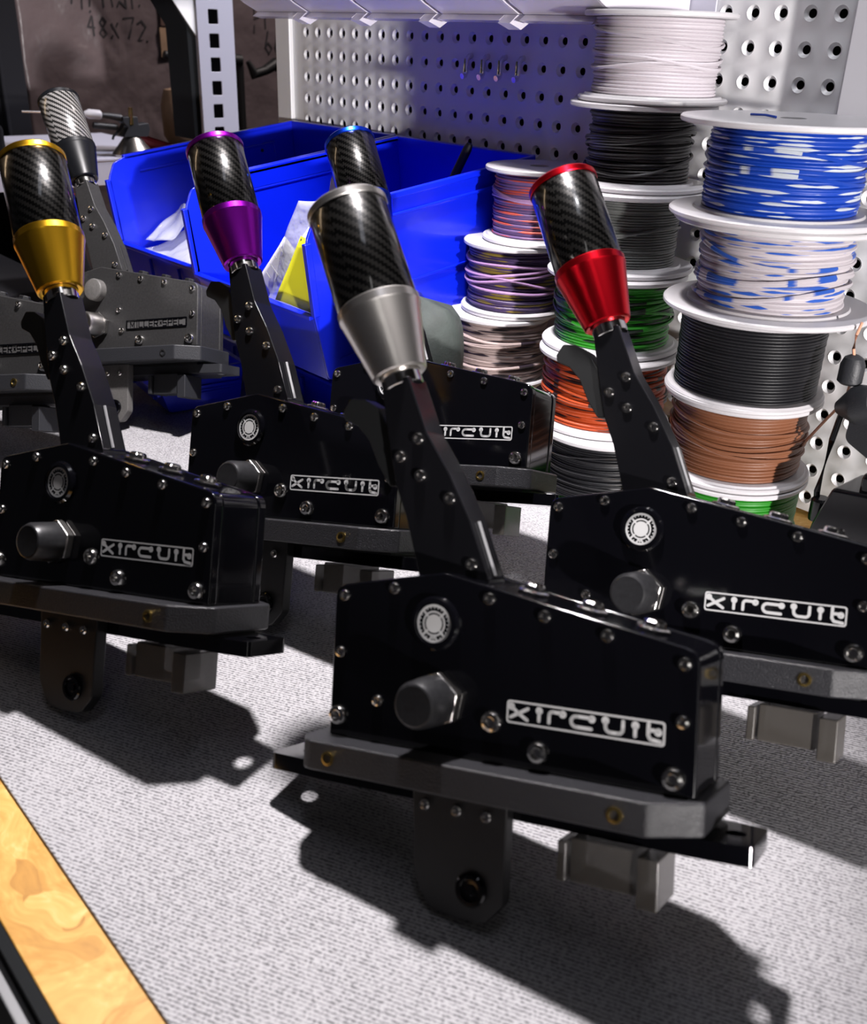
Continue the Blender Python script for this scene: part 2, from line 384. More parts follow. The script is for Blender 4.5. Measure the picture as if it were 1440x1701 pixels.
# shallow clear bins hung high on the pegboard
def clear_bin(i):
    x0 = 152 + 107 * i
    root = empty('clear_parts_bin', (x0 + 52, -70, 392))
    sh = MB()
    W = 101; n = 2.2
    side = [(0, 0), (-95, 0), (-112, 8), (-138, 24), (-138, 34), (-92, 72), (-4, 72), (0, 72)]
    def loc(o): o.location = (0, 0, 0); return o
    for s_ in (-W / 2, W / 2 - n): sh.prism([(p[0] + 66, p[1]) for p in side], s_, s_ + n, 'x')
    sh.prism([(66, 0), (-29, 0), (-29, n), (66, n)], -W / 2 + n, W / 2 - n, 'x')
    sh.prism([(66, 0), (64, 0), (64, 72), (66, 72)], -W / 2 + n, W / 2 - n, 'x')
    loc(sh.build('bin_shell', 'clear_plastic', root, bevel=.5))
    fr = MB(); fr.prism([(-29, 0), (-46, 8), (-72, 24), (-72, 34), (-70, 34), (-70, 25), (-45, 10), (-29, n)], -W / 2 + n, W / 2 - n, 'x')
    loc(fr.build('front_lip', 'clear_plastic', root, bevel=.5))
    cl = MB(); cl.prism([(-29, -.4), (-38, -7), (-24, -12), (-8, -3), (4, -.4)], W / 2 - 16, W / 2 - 1, 'x'); cl.prism([(-29, -.4), (-36, -5), (-24, -7), (-8, -.4)], -W / 2 + 2, W / 2 - 17, 'x')
    loc(cl.build('underside_rib', 'clear_plastic', root))
    return root
pos = ['above the bare left end of the pegboard', 'second from the left in the top row', 'third from the left in the top row, above the steel hooks', 'fourth from the left in the top row', 'touching the tall stack of spools, rightmost of the row']
for i in range(5): tag(clear_bin(i - 1), 'clear plastic parts bin ' + pos[i], 'bin', 'clear parts bins hung on the pegboard')
tag(MB().box(20, 600, -2.5, -.4, 398, 455).build('hanging_rail', 'rack_grey'), 'grey louvred rail carrying the clear parts bins', 'rail')

# white panel at the right end of the pegboard
wp = MB().box(733, 960, -22, -1.5, 313, 520).build('white_enclosure', 'white_plastic', bevel=2)
tag(wp, 'plain white plastic box fixed to the right end of the pegboard', 'box')

# ------------------------------------------------------------------ blue storage bins
def blue_bin(name_loc, W, D, H, yaw, tilt, lip=.42, label='', group='blue storage bins', cat='storage bin', pegs=True):
    """origin: top back left corner of the bin; x right, -y to the viewer"""
    mtx = Matrix.Translation(Vector(name_loc) * K) @ Matrix.Rotation(yaw, 4, 'Z') @ Matrix.Rotation(tilt, 4, 'X')
    root = empty('storage_bin', mtx=mtx)
    t = 2.6; dr = .03
    # side outline in (y, z), front is -D
    side = [(0, 0), (-D + 26, 0), (-D + 10, -5), (-D + 1, -20), (-D, -H * (1 - lip) * .95), (-D - 1, -H * (1 - lip)), (-D + 6, -H), (-6, -H)]
    sh = MB()
    sh.prism(rounded(side, [0, 14, 8, 10, 0, 0, 6, 6]), 0, t, 'x'); sh.prism(rounded(side, [0, 14, 8, 10, 0, 0, 6, 6]), W - t, W, 'x')
    sh.prism([(0, 0), (-t, 0), (-8, -H), (-6, -H)], t, W - t, 'x')
    sh.prism([(-6, -H), (-D + 6, -H), (-D + 6, -H + t), (-6, -H + t)], t, W - t, 'x')
    sh.build('bin_shell', 'bin_blue', root, bevel=.8)
    fr = MB(); fr.prism([(-D - 1, -H * (1 - lip)), (-D + 6, -H), (-D + 6 + t, -H), (-D + t - 1, -H * (1 - lip))], t, W - t, 'x')
    fr.box(t, W - t, -D - 5, -D + 2, -H * (1 - lip) - 3, -H * (1 - lip) + 1)
    fr.box(W * .5 - 34, W * .5 - 31, -D - 4, -D, -H + 10, -H * (1 - lip) - 8); fr.box(W * .5 + 31, W * .5 + 34, -D - 4, -D, -H + 10, -H * (1 - lip) - 8)
    fr.build('front_lip', 'bin_blue', root, bevel=.8)
    rm = MB()
    for x0, x1 in ((-3, t), (W - t, W + 3)):
        rm.box(x0, x1, -D + 24, 0, -4, 1.5); rm.box(x0, x1, -D - 3, -D + 4, -H * (1 - lip), -22)
        rm.box(x0, x1, -D + 24, -6, -19, -16.5)
    rm.box(0, W, -t, 3, -5, 1.5)
    rm.build('rim', 'bin_blue', root, bevel=1)
    for x0, x1 in ((t, t + 1.2), (W - t - 1.2, W - t), (W, W + 1.4)):
        st = MB(); st.box(x0, x1, -D + 40, -32, -20, -18); st.box(x0, x1, -34, -32, -H + 25, -18)
        if x0 >= W: st.box(x0, x1, -D + 20, -12, -H * .55, -H * .55 + 2); st.box(x0, x1, -D + 20, -12, -H + 16, -H + 18)
        st.build('stiffening_rib', 'bin_blue', root, bevel=.4)
    hl = MB(); hl.lathe([(0, 0), (2.2, 0), (2.2, .5), (0, .5)], Matrix.Translation((t, -52, -26)) @ Matrix.Rotation(pi / 2, 4, 'Y'), 12); hl.build('rivet_hole', 'matte_black', root)
    tag(root, label, cat, group); return root
binA = blue_bin((-8, -20, 268), 205, 262, 150, .02, .13, .38, 'upper blue storage bin nearest the shelving post, holding empty clear bags')
binB = blue_bin((209, -20, 268), 214, 278, 150, .0, .13, .42, 'upper blue storage bin nearer the wire spools, holding a bag with a yellow card')
for x, w_, lab in ((0, 196, 'lower blue storage bin under the one with empty bags, in shade'), (210, 192, 'lower blue storage bin in shade under the one with the yellow card')):
    blue_bin((x, -10, 86), w_, 190, 85, 0, 0, .5, lab)
blue_bin((118, -232, 46), 108, 92, 42, -.12, 0, .5, 'small blue bin on the mat behind the grey handbrakes', 'blue storage bins')

# bags and cards in the bins
def sheet(name, m, corners, nu, nv, bumpf, parent=None):
    a, b_, c, d = [Vector(p) for p in corners]; V = []
    for i in range(nu + 1):
        for j in range(nv + 1):
            u = i / nu; v = j / nv; p = (a * (1 - u) + b_ * u) * (1 - v) + (d * (1 - u) + c * u) * v
            V.append(p + bumpf(u, v))
    F = [[i * (nv + 1) + j, (i + 1) * (nv + 1) + j, (i + 1) * (nv + 1) + j + 1, i * (nv + 1) + j + 1] for i in range(nu) for j in range(nv)]
    o = MB().add(V, F).build(name, m, parent, flip=False, angle=60); so = o.modifiers.new('thick', 'SOLIDIFY'); so.thickness = .0006; return o
def crumple(seed, amp):
    r = random.Random(seed); ks = [(r.uniform(2, 9), r.uniform(2, 9), r.uniform(0, 6), Vector((r.uniform(-1, 1), r.uniform(-1, 1), r.uniform(-.3, 1)))) for _ in range(7)]
    return lambda u, v: sum((k[3] * (amp / 3 * sin(k[0] * u + k[1] * v + k[2])) for k in ks), Vector((0, 0, 0)))
for k, (cs, lab, sd) in enumerate([
    ([(2, -246, 134), (186, -240, 120), (190, -120, 150), (30, -130, 170)], 'flat empty clear bag draped over the front of the left blue bin', 3),
    ([(70, -200, 160), (188, -190, 150), (192, -70, 196), (90, -80, 182)], 'crumpled clear bag at the back of the left blue bin', 5),
    ([(2, -238, 140), (50, -236, 150), (60, -190, 176), (6, -196, 184)], 'small folded clear bag corner standing up in the left blue bin', 9)]):
    tag(sheet('plastic_bag', 'bag_plastic', cs, 14, 12, crumple(sd, 7)), lab, 'plastic bag', 'clear bags in the blue bins')
gb = MB(); gb.lathe([(0, -52), (6, -50), (13, -38), (16, -10), (15, 20), (9, 46), (0, 52)], Matrix.Translation((150, -165, 168)) @ Matrix.Rotation(1.2, 4, 'Y') @ Matrix.Rotation(.5, 4, 'X'), 18)
tag(gb.build('cable_bundle', 'dark_plastic'), 'dark rounded part lying under the clear bags in the left blue bin', 'part')
pbag = empty('parts_bag', (330, -296, 150))
def pq(o): o.location = (-.330, .296, -.150); return o
pq(sheet('bag_film', 'bag_plastic', [(322, -272, 142), (416, -272, 142), (418, -258, 246), (364, -258, 236)], 14, 12, crumple(21, 4), pbag))
pq(sheet('yellow_card', 'yellow_card', [(354, -281, 147), (414, -281, 146), (419, -276, 206), (390, -276, 210)], 6, 6, crumple(2, 1.2), pbag))
pq(sheet('white_card', 'paper', [(390, -276, 207), (418, -276, 205), (418, -274, 211), (400, -274, 219)], 3, 3, crumple(2, .6), pbag))
pq(sheet('white_label', 'paper', [(297, -268, 150), (318, -268, 134), (368, -264, 190), (345, -264, 202)], 6, 6, crumple(4, 1.2), pbag))
pq(sheet('bag_zip', 'clear_plastic', [(396, -252, 238), (418, -252, 232), (418, -249, 262), (402, -249, 262)], 6, 4, crumple(8, .8), pbag))
tx = MB(); strokes(tx, [[(0, 0), (0, 14), (5, 5), (10, 14), (10, 0)], [(15, 0), (15, 14)]], 2.6, lambda x, y, t: Vector((392 + x * .95, -264.5, 213 + y)) , 0)
pq(tx.build('green_letters', 'green_ink', pbag, flip=False))
for q in range(5):
    l = MB(); f0 = .18 + q * .16
    a = Vector((297, -269.8, 150)).lerp(Vector((345, -265.8, 202)), f0); b_ = Vector((318, -269.8, 134)).lerp(Vector((368, -265.8, 190)), f0)
    p0 = a.lerp(b_, .18); p1 = a.lerp(b_, .3 + .5 * ((q * 7) % 3) / 2); l.tube([p0, p1], .5, 5); pq(l.build('print_line', 'grey_trim', pbag))
tag(pbag, 'clear zip bag with yellow card and white label in the right blue bin', 'bag')
rod = MB().tube([(323, -62, 196), (345, -50, 250), (353, -45, 270), (355, -44, 275)], [4.6, 4.6, 4.6, 3], 14)
tag(rod.build('black_rod', 'matte_black'), 'black rod leaning in the back corner of the right blue bin', 'rod')

# dark cloth sack
mb = MB(); V = []; nu, nv = 40, 16
for i in range(nu):
    for j in range(nv + 1):
        a = 2 * pi * i / nu; t = j / nv; r_ = (1 - t ** 9) ** .5 if t < 1 else 0
        wob = 1 + .05 * sin(3 * a + 1 + 3 * t) + .03 * sin(7 * a)
        V.append((466 + 50 * r_ * wob * cos(a) + 4 * t, -204 + 40 * r_ * wob * sin(a), 3.1 + (160 + 5 * r_ * sin(2 * a + 1) + 3 * r_ * cos(5 * a)) * t))
F = [[i * (nv + 1) + j, ((i + 1) % nu) * (nv + 1) + j, ((i + 1) % nu) * (nv + 1) + j + 1, i * (nv + 1) + j + 1] for i in range(nu) for j in range(nv)]
mb.add(V, F); tag(mb.build('cloth_sack', 'sack', angle=80), 'dark green grey cloth sack behind the handbrakes, between bin and spools', 'sack')

# ------------------------------------------------------------------ wire spools
def winding(R_, h0, h1, rows, seed, mess=.5):
    r = random.Random(seed); prof = [(18, h0)]; p = (h1 - h0) / rows; UVr = []
    n = 5; out = []
    for k in range(rows):
        dr = r.uniform(-1, 1) * mess
        for q in range(n):
            s_ = q / n; out.append((R_ + dr - p * .42 + p * .5 * sin(pi * s_), h0 + p * (k + s_), k + s_))
    out.append((R_ - p * .5, h1, rows))
    seg = 72; V = []; F = []; U = []
    ph = [r.uniform(0, 6) for _ in range(4)]
    for (rr, h, row) in out:
        k = int(row); rk = random.Random(seed * 100 + k); a1 = rk.uniform(0, 6); am = rk.uniform(0, mess * .9)
        for i in range(seg):
            a = 2 * pi * i / seg; e = am * sin(a + a1) + mess * .5 * sin(2 * a + ph[0] + h * .1)
            z = h + mess * 1.2 * sin(a + ph[1]) * sin(pi * (h - h0) / (h1 - h0)) + mess * .35 * sin(3 * a + a1) * sin(pi * (h - h0) / (h1 - h0))
            V.append(((rr + e) * cos(a), (rr + e) * sin(a), z))
    m = len(out)
    for k in range(m - 1):
        for i in range(seg):
            j = (i + 1) % seg; F.append([k * seg + i, k * seg + j, (k + 1) * seg + j, (k + 1) * seg + i])
            u0 = i * R_ * 2 * pi / seg; u1 = (i + 1) * R_ * 2 * pi / seg; r0 = out[k][2]; r1 = out[k + 1][2] - .001
            U.append([(u0, r0), (u1, r0), (u1, r1), (u0, r1)])
    return MB().add(V, F, U)
def spool(a, b_, k, Rf, Rw, wire, rows, seed, label, group, h=66, ft=4.2, mess=.5, loops=3, strand=None, lean=(0, 0), Rtop=None):
    root = empty('wire_spool', (a, -b_, h * k)); root.rotation_euler = (lean[0], lean[1], random.Random(seed).uniform(0, 6))
    z1 = h - .3
    def fl(R_, z0, z1_, hub):
        pr = [(9, z0), (R_ - 1, z0), (R_, z0 + 1), (R_, z1_ - 1), (R_ - 1, z1_), (R_ * .62, z1_), (R_ * .6, z1_ + (.0)), (9, z1_), (9, z0)]
        return MB().lathe(pr, None, 72)
    fl(Rf, .2, ft, 0).build('flange', 'spool_white', root, angle=40)
    fl(Rtop or Rf, z1 - ft, z1, 0).build('flange', 'spool_white', root, angle=40)
    MB().lathe([(9, ft), (20, ft), (20, z1 - ft), (9, z1 - ft)], None, 32).build('core', 'spool_white', root)
    # thin raised ring where the flange meets the hub
    MB().lathe([(Rw * .7, ft), (Rw + 6, ft), (Rw + 5, ft + 1.6), (Rw * .7, ft + 1.6)], None, 60).build('hub_ring', 'spool_white', root, angle=40)
    w = winding(Rw, ft + 1.8, z1 - ft - .2, rows, seed, mess).build('wire_winding', wire, root, angle=80)
    r = random.Random(seed + 50); pr_ = (z1 - 2 * ft) / rows
    for q in range(loops):
        ph = r.uniform(0, 6); tl = r.uniform(1.5, 9) * (1 if q % 2 else -1); zc = r.uniform(ft + 12, z1 - ft - 12); pts = []
        for i in range(56):
            an = 2 * pi * i / 56; z = zc + tl * sin(an + ph) + 1.2 * sin(3 * an); z = max(ft + 2, min(z1 - ft - 2, z))
            pts.append(((Rw + .7 + mess * .8 + .5 * sin(2 * an + ph)) * cos(an), (Rw + .7 + mess * .8) * sin(an), z))
        lp = MB().tube(pts, pr_ * .5, 6, closed=True).build('loose_turn', strand or wire, w)
    tag(root, label, 'wire spool', group); return root
G = 'wire spools stacked against the pegboard'
# tall middle stack, bottom first
spool(617, 108, 0, 60, 52, 'wire_black', 30, 1, 'spool of thin black wire at the foot of the tallest stack', G, mess=.7)
spool(606, 101, 1, 60, 53, 'wire_orange_black', 22, 2, 'spool of orange wire with black streaks, under the green and black one', G, mess=1.2, loops=5)
spool(598, 90, 2, 60, 50, 'wire_green_black', 22, 3, 'spool of bright green and black wire in the tallest stack, under the grey one', G, mess=1., loops=5)
spool(595, 81, 3, 60, 43.5, 'wire_grey', 26, 4, 'spool of plain grey wire above the green and black one', G, mess=.35, loops=2)
spool(592, 72, 4, 60, 42, 'wire_charcoal', 21, 5, 'spool of charcoal wire under the white spool in the tallest stack', G, mess=1., loops=5)
spool(597, 69, 5, 60, 49.5, 'wire_white', 22, 6, 'spool of plain white wire crowning the tallest stack', G, mess=.7, loops=3)
# right stack
spool(744.5, 101, 0, 60, 55, 'wire_green', 24, 7, 'spool of plain green wire at the foot of the right stack', G, mess=.25, loops=1)
spool(744, 101, 1, 60, 51, 'wire_brown', 21, 8, 'spool of brown wire second from the bottom of the right stack', G, mess=.6, loops=4)
spool(746.5, 107, 2, 60, 53.5, 'wire_black', 24, 9, 'spool of neatly wound black wire in the middle of the right stack', G, mess=.2, loops=0)
spool(751, 102, 3, 76, 53, 'wire_white_blue', 19, 10, 'large spool of white wire with blue streaks, second from the top of the right stack', G, mess=1.1, loops=5)
spool(750, 108, 4, 76, 53.5, 'wire_blue_white', 22, 11, 'large spool of blue wire with white streaks crowning the right stack', G, mess=.6, loops=3)
# low left stack
spool(458, 95, 0, 50, 44, 'wire_beige_black', 20, 12, 'lowest spool of the short left stack, almost hidden behind the handbrakes', G, h=67, loops=0)
spool(463, 93, 1, 50, 46.5, 'wire_beige_black', 19, 13, 'spool of beige and black wire low in the short left stack', G, h=67, mess=1.1, loops=4)
spool(467, 82, 2, 50, 44.5, 'wire_purple_yellow', 20, 14, 'spool of dark purple and yellow wire in the middle of the short left stack', G, h=67, mess=1.2, loops=5, strand='wire_lilac')
spool(477, 68, 3, 50, 40.5, 'wire_purple_orange', 23, 15, 'spool of purple and orange wire on top of the short left stack', G, h=67, mess=.7, loops=3, strand='wire_lilac')
bt = MB().tube([(724, -120, 330.6), (738, -124, 331.2), (748, -127, 330.6)], .9, 6)
tag(bt.build('wire_offcut', 'wire_blue_white'), 'short blue wire offcut lying on the topmost spool flange of the right stack', 'wire')
cw = MB().tube([(794, -90, 96), (806, -88, 118), (818, -92, 136), (826, -100, 150), (832, -112, 160), (833, -112, 172), (829, -112, 186), (829, -112, 196), (831, -112, 205)], 1.1, 8)
tag(cw.build('copper_strand', 'copper_wire'), 'bare copper coloured wire end running from the brown spool up past the clamp stand', 'wire')

# clamp stand at the right edge
cs = empty('clamp_stand', (850, -110, 3))
def cq(o): o.location = (-.850, .110, -.003); return o
bs = MB(); bs.prism([(828, 3), (836, 60), (846, 92), (872, 96), (900, 88), (905, 3)], -135, -90, 'y'); cq(bs.build('base_block', 'satin_black', cs, bevel=3))
cq(MB().tube([(829, -112, 52), (825, -112, 76), (828, -112, 118), (832, -112, 150)], 2.3, 12).build('rod', 'satin_black', cs))
cq(MB().lathe([(0, 0), (6.5, 0), (7, 3), (7, 16), (5.5, 18), (0, 18)], Matrix.Translation((829.5, -112, 54)), 20).build('rod_socket', 'satin_black', cs, angle=30))
cq(MB().lathe([(0, 0), (5, 0), (13.5, 14), (14.5, 18), (12, 30), (5, 32), (0, 32)], along((827, -111, 142), (846, -113, 150)) , 28).build('cone_knob', 'dark_plastic', cs, angle=30))
cq(MB().lathe([(0, -9), (6, -9), (8.5, -7), (8.5, 5), (6.5, 10), (3, 12), (0, 12)], Matrix.Translation((831, -112, 170)), 24).build('top_knob', 'dark_plastic', cs, angle=30))
gp = MB(); gp.prism(rounded([(838, 122), (840, 150), (856, 176), (905, 190), (905, 112), (870, 108)], 8), -116, -110, 'y'); cq(gp.build('side_plate', 'dark_plastic', cs, bevel=.8))
cq(MB().box(862, 905, -130, -96, 60, 108).build('clamp_body', 'satin_black', cs, bevel=4))
tag(cs, 'black clamp stand with thin rod and round knobs at the right end of the bench', 'stand')
tag(MB().box(888, 930, -200, -150, 3.1, 12, ).build('steel_shim', 'grey_trim', bevel=.8), 'small grey metal plate on the mat beside the clamp stand', 'plate')

# ------------------------------------------------------------------ handbrakes
S = 1.058 * K        # fitted handbrake dimensions (mm) to scene units
BODY = [(-165, -7), (-165, 64), (-107, 73.8), (8.5, 50.8), (8.5, -7)]
def handbrake(style):
    """local x along the housing, y from front plate to back plate, z up the housing; the origin is the lower right screw"""
    root = empty('handbrake')
    xi = style['kind'] == 'xi'
    body, plate_m, rail_m, arm_m = style['body'], style['plate'], style['rail'], style['arm']
    rb = rounded(BODY, [0, 7, 10, 8, 0], 5)
    def ins(p, d):
        return [(x + (d if x < -60 else -d), z - (d if z > 0 else 0)) for x, z in p]
    h = MB(); h.prism(ins(rb, .5), 6.2, 33.8, 'y'); h.build('housing', body, root, S, bevel=.8)
    MB().prism(rb, 0, 6, 'y').build('side_plate', body, root, S, bevel=1.1, bseg=3)
    MB().prism(rb, 34, 40, 'y').build('side_plate', body, root, S, bevel=1.1, bseg=3)
    rail = rounded([(-176, -4), (-176, 44), (-166, 54), (-4, 54), (13, 44), (13, 0), (-6, -14.7), (-168, -14.7)], [3, 6, 6, 6, 6, 4, 4, 7])
    MB().prism(rail, -21, -7.2, 'z').build('base_rail', rail_m, root, S, bevel=1.2)
    mp_ = MB(); outline = rounded([(-205, 8), (-205, 38), (-178, 40), (-170, 50), (0, 50), (6, 40), (30, 38), (30, 8), (8, 6), (0, 5.95), (-168, 5.9), (-178, 6)], [3, 3, 3, 5, 5, 3, 3, 3, 0, 0, 0, 0])
    holes = [circle(-191, 23, 4.2, 18)[::-1], circle(20, 23, 4.2, 18)[::-1]]
    mp_.prism(outline, -31, -23.2, 'z', holes); mp_.build('mounting_plate', plate_m, root, S, bevel=.6)
    MB().box(-170, 4, 6.2, 46, -23, -21.1).build('gasket', 'matte_black', root, S)
    br = rounded([(-117, -21.2), (-70, -21.2), (-70, -66), (-78, -75.5), (-93, -76.5), (-106, -75), (-114, -62)], [0, 0, 6, 6, 8, 8, 8])
    bk = MB().prism(br, -2, 5.8, 'y').build('pivot_bracket', style['bracket'], root, S, bevel=.8)
    for x in (-110, -94, -79.5):
        MB().lathe([(2.6, 0), (2.6, 1), (2, 1.8), (1.1, 1.9), (1.0, .8), (0, .8)], Matrix.Translation((x, -2, -29.5)) @ Matrix.Rotation(pi / 2, 4, 'X'), 16).build('screw', 'steel', bk, S)
    MB().lathe([(7.4, 0), (7.4, 1.5), (6.6, 2.2), (5, 2.2), (4.6, 1.0), (2.6, .9), (2.2, 1.8), (0, 1.8)], Matrix.Translation((-85, -2, -62)) @ Matrix.Rotation(pi / 2, 4, 'X'), 28).build('pivot_bolt', 'gloss_black', bk, S)
    # connector under the plate
    cn = MB(); cn.box(-42, -14, 1, 22, -50, -31.2); cn = cn.build('connector', style['conn'], root, S, bevel=1)
    fl = MB(); fl.box(-47, -43, -1, 24, -50, -33); fl.box(-13, -4, -1, 24, -54, -33); fl.build('connector_flange', style['conn'], cn, S, bevel=.8)
    MB().box(-39, -17, -.2, .8, -49, -45).build('connector_lip', 'ink_white' if xi else style['conn'], cn, S) if False else None
    # screws of the front plate
    def screw(p, r, y=0, nrm='f'):
        prof = [(r, 0), (r, .32 * r), (.86 * r, .55 * r), (.56 * r, .66 * r), (.50 * r, .64 * r), (.46 * r, .25 * r), (0, .22 * r)]
        MB().lathe(prof, Matrix.Translation((p[0], y, p[1])) @ Matrix.Rotation(pi / 2, 4, 'X'), 20).build('screw', 'steel', root, S)
    small = [(-159.5, 59.5), (-132.3, 64.8), (-84, 64), (-57.8, 58.7), (-29.9, 53.4), (2.4, 45.5), (2.6, 22.7), (-160.3, 32.8), (-138.6, 12.5)]
    if not xi: small[-1] = (-84, 31); small.append((-80, 11))
    for p in small: screw(p, 2.8)
    for p in ([(-159.8, 3.1), (-80, 11.1), (-57.8, 1.3), (0, 0)] if xi else [(-159.8, 3.1), (-57.8, 1.3), (0, 0)]): screw(p, 4.7)
    for p in [(-130.6, 134.6), (-139.7, 125.9), (-128.4, 117.3), (-112.3, 107.1), (-99.4, 77.6)]: screw(p, 2.9, 11.4)
    ri = [(3.3, 0), (3.3, .5), (2.1, .7), (1.9, -.6), (0, -.8)]
    for x in (-155, -18.6): MB().lathe(ri, Matrix.Translation((x, -14.7, -14.3)) @ Matrix.Rotation(pi / 2, 4, 'X'), 18).build('threaded_insert', style['insert'], root, S)
    # flanged bolts on the sloping top edge
    sl = math.atan2(-23, 115.5)
    for x in (-72, -44.5, -17):
        z = 73.8 + (x + 107) * (-23 / 115.5)
        m_ = Matrix.Translation((x, 20, z)) @ Matrix.Rotation(-sl, 4, 'Y')
        q = MB().lathe([(7.2, 0), (7.2, .9), (6.4, 1.4), (4.8, 1.6), (4.6, 3.4), (3.8, 4.2), (2.4, 4.2), (2.2, 2.4), (0, 2.4)], m_, 36, lobes=(6, .06))
        q.build('top_bolt', 'steel' if xi else 'matte_black', root, S, angle=25)
    # button
    B = Matrix.Translation((-109.8, 0, 50.9)) @ Matrix.Rotation(pi / 2, 4, 'X')
    if xi:
        bz = MB().lathe([(12.2, 0), (12.2, 1.2), (11.2, 2.8), (9.4, 3.2), (9.2, 2.2), (0, 2.2)], B, 44).build('push_button', 'gloss_black', root, S, angle=25)
        em = MB()
        def put(x, y, t): return B @ Vector((x, y, t))
        n = 44
        for r0, r1 in ((7.5, 8.6), (4.9, 5.7)):
            em.add([put(r0 * cos(2 * pi * i / n), r0 * sin(2 * pi * i / n), 2.3) for i in range(n)] + [put(r1 * cos(2 * pi * i / n), r1 * sin(2 * pi * i / n), 2.3) for i in range(n)], [[i, (i + 1) % n, (i + 1) % n + n, i + n] for i in range(n)])
        em.add([put(4.1 * cos(2 * pi * i / n), 4.1 * sin(2 * pi * i / n), 2.3) for i in range(n)], [list(range(n))])
        for a in (45, 135, 225, 315): strokes(em, [[(4.6 * cos(radians(a)), 4.6 * sin(radians(a))), (7.9 * cos(radians(a)), 7.9 * sin(radians(a)))]], 1., put, 2.34)
        for k in range(24):
            a = radians(15 * k); strokes(em, [[(6.9 * cos(a), 6.9 * sin(a)), (7.6 * cos(a), 7.6 * sin(a))]], .45, put, 2.34)
        strokes(em, [[(-1.4, -6.9), (-.9, -5.8), (0, -6.6), (.9, -5.8), (1.4, -6.9)]], .8, put, 2.36)
        em.build('button_emblem', 'ink_white', bz, S, flip=False)
    else:
        MB().lathe([(10.5, 0), (10.5, 7), (9.8, 8.2), (8.8, 8.6), (0, 8.6)], B, 40).build('push_button', 'powder_light', root, S, angle=25)
    # hex nut and rubber cap
    Nn = Matrix.Translation((-107.3, 0, 17.2)) @ Matrix.Rotation(pi / 2, 4, 'X')
    hx = [(13 * cos(radians(60 * k + 20)), 13 * sin(radians(60 * k + 20))) for k in range(6)]
    nb = MB().prism(hx, 0, 5.2, 'z', mtx=Nn).build('hex_nut', 'brushed_steel', root, S, bevel=.9)
    MB().lathe([(11.2, 5), (11.2, 6), (10.6, 19), (9.4, 21.4), (8.6, 21.8), (0, 21.4)], Nn, 40).build('rubber_cap', 'cap_rubber' if xi else 'silver', root, S, angle=25)
    # logo plate
    lg = MB(); X0, X1, Z0_, Z1_ = -73.2, -4.2, 11.9, 21.7
    W_ = X1 - X0; Hh = Z1_ - Z0_
    def pl(x, y, t): return Vector((X0 + x, -t, Z0_ + y))
    if xi:
        O = rrect(0, W_, 0, Hh, 1.4); I = rrect(.75, W_ - .75, .75, Hh - .75, .9); n = len(O)
        lg.add([pl(*p, .12) for p in O] + [pl(*p, .12) for p in I], [[i, (i + 1) % n, (i + 1) % n + n, i + n] for i in range(n)])
        w_ = 1.45; y0, y1 = 2.6, 7.2
        L = [[(1.9, y0), (9.8, y1 - .2)], [(1.9, y1 + .2), (5.5, 4.6), (9.6, y0 - .4)],            # x
             [(15, y0), (15, y1 - .4)],                                                                # i
             [(19.6, y0), (19.6, 5.6)] + arc(21.2, 5.7, 1.6, 180, 90, 4) + [(25.2, 7.2)],               # r
             [(38.4, 7)] + [(32, 7)] + arc(31.6, 4.8, 2.2, 90, 270, 8) + [(38.2, 2.6)],               # c
             [(44.3, 7)] + [(44.3, 4.8)] + arc(46.4, 4.6, 2.1, 180, 270, 4) + [(49.6, 2.5)] + arc(49.8, 4.4, 1.9, 270, 360, 4) + [(51.7, 7.6)],  # u
             [(56.8, y0), (56.8, y1 - .4)],                                                            # i
             [(62.2, 8.6), (62.2, 3.6), (63.2, 2.2), (67.2, 1.7)], [(62.6, 5.9), (66.4, 5.9)]]
        D = [(2.1, 7.2, 1.75, .55), (15, 6.9, 1.75, .5), (25.6, 6.9, 1.75, .5), (38.4, 6.7, 1.75, .5), (44.2, 7.1, 1.75, .5), (56.8, 6.9, 1.75, .5), (66.2, 5.4, 1.75, .5)]
        strokes(lg, L, w_, pl, .2, [(a_, b2, 1.6, .5) for a_, b2, _, _ in D])
        lg.build('logo_plate', 'ink_white', root, S, flip=False)
    else:
        fr = rrect(-1, W_ + 1, -.6, Hh - 1.4, .8); fi = rrect(.2, W_ - .2, .6, Hh - 2.6, .5); n = len(fr)
        q = MB(); q.prism(fr, -.8, -.1, 'y', [fi[::-1]], mtx=Matrix.Translation((X0, 0, Z0_))); lp = q.build('logo_plate', 'gloss_black', root, S)
        T = {'M': [[(0, 0), (0, 1), (.5, .2), (1, 1), (1, 0)]], 'I': [[(.3, 0), (.3, 1)]], 'L': [[(0, 1), (0, 0), (.9, 0)]], 'E': [[(.9, 1), (0, 1), (0, 0), (.9, 0)], [(0, .5), (.8, .5)]],
             'R': [[(0, 0), (0, 1), (.9, 1), (.9, .5), (0, .5)], [(.4, .5), (.95, 0)]], '*': [[(.15, .3), (.55, .7)], [(.15, .7), (.55, .3)]], 'S': [[(.9, 1), (0, 1), (0, .5), (.9, .5), (.9, 0), (0, 0)]],
             'P': [[(0, 0), (0, 1), (.9, 1), (.9, .5), (0, .5)]], 'C': [[(.9, 1), (0, 1), (0, 0), (.9, 0)]]}
        x = 4.0
        for ch in 'MILLER*SPEC':
            w_ = 4.6; strokes(lg, [[(x + px_ * w_, 1.3 + py_ * 5.4) for px_, py_ in l] for l in T[ch]], .85, pl, .5); x += {'I': 3.6, 'M': 6.6, '*': 4.2}.get(ch, 6.05)
        lg.build('engraved_letters', 'gloss_black', lp, S, flip=False)
        MB().box(X0 + .2, X1 - .2, -.3, -.05, Z0_ + .6, Z1_ - 2.6).build('badge_face', 'badge_grey', lp, S)
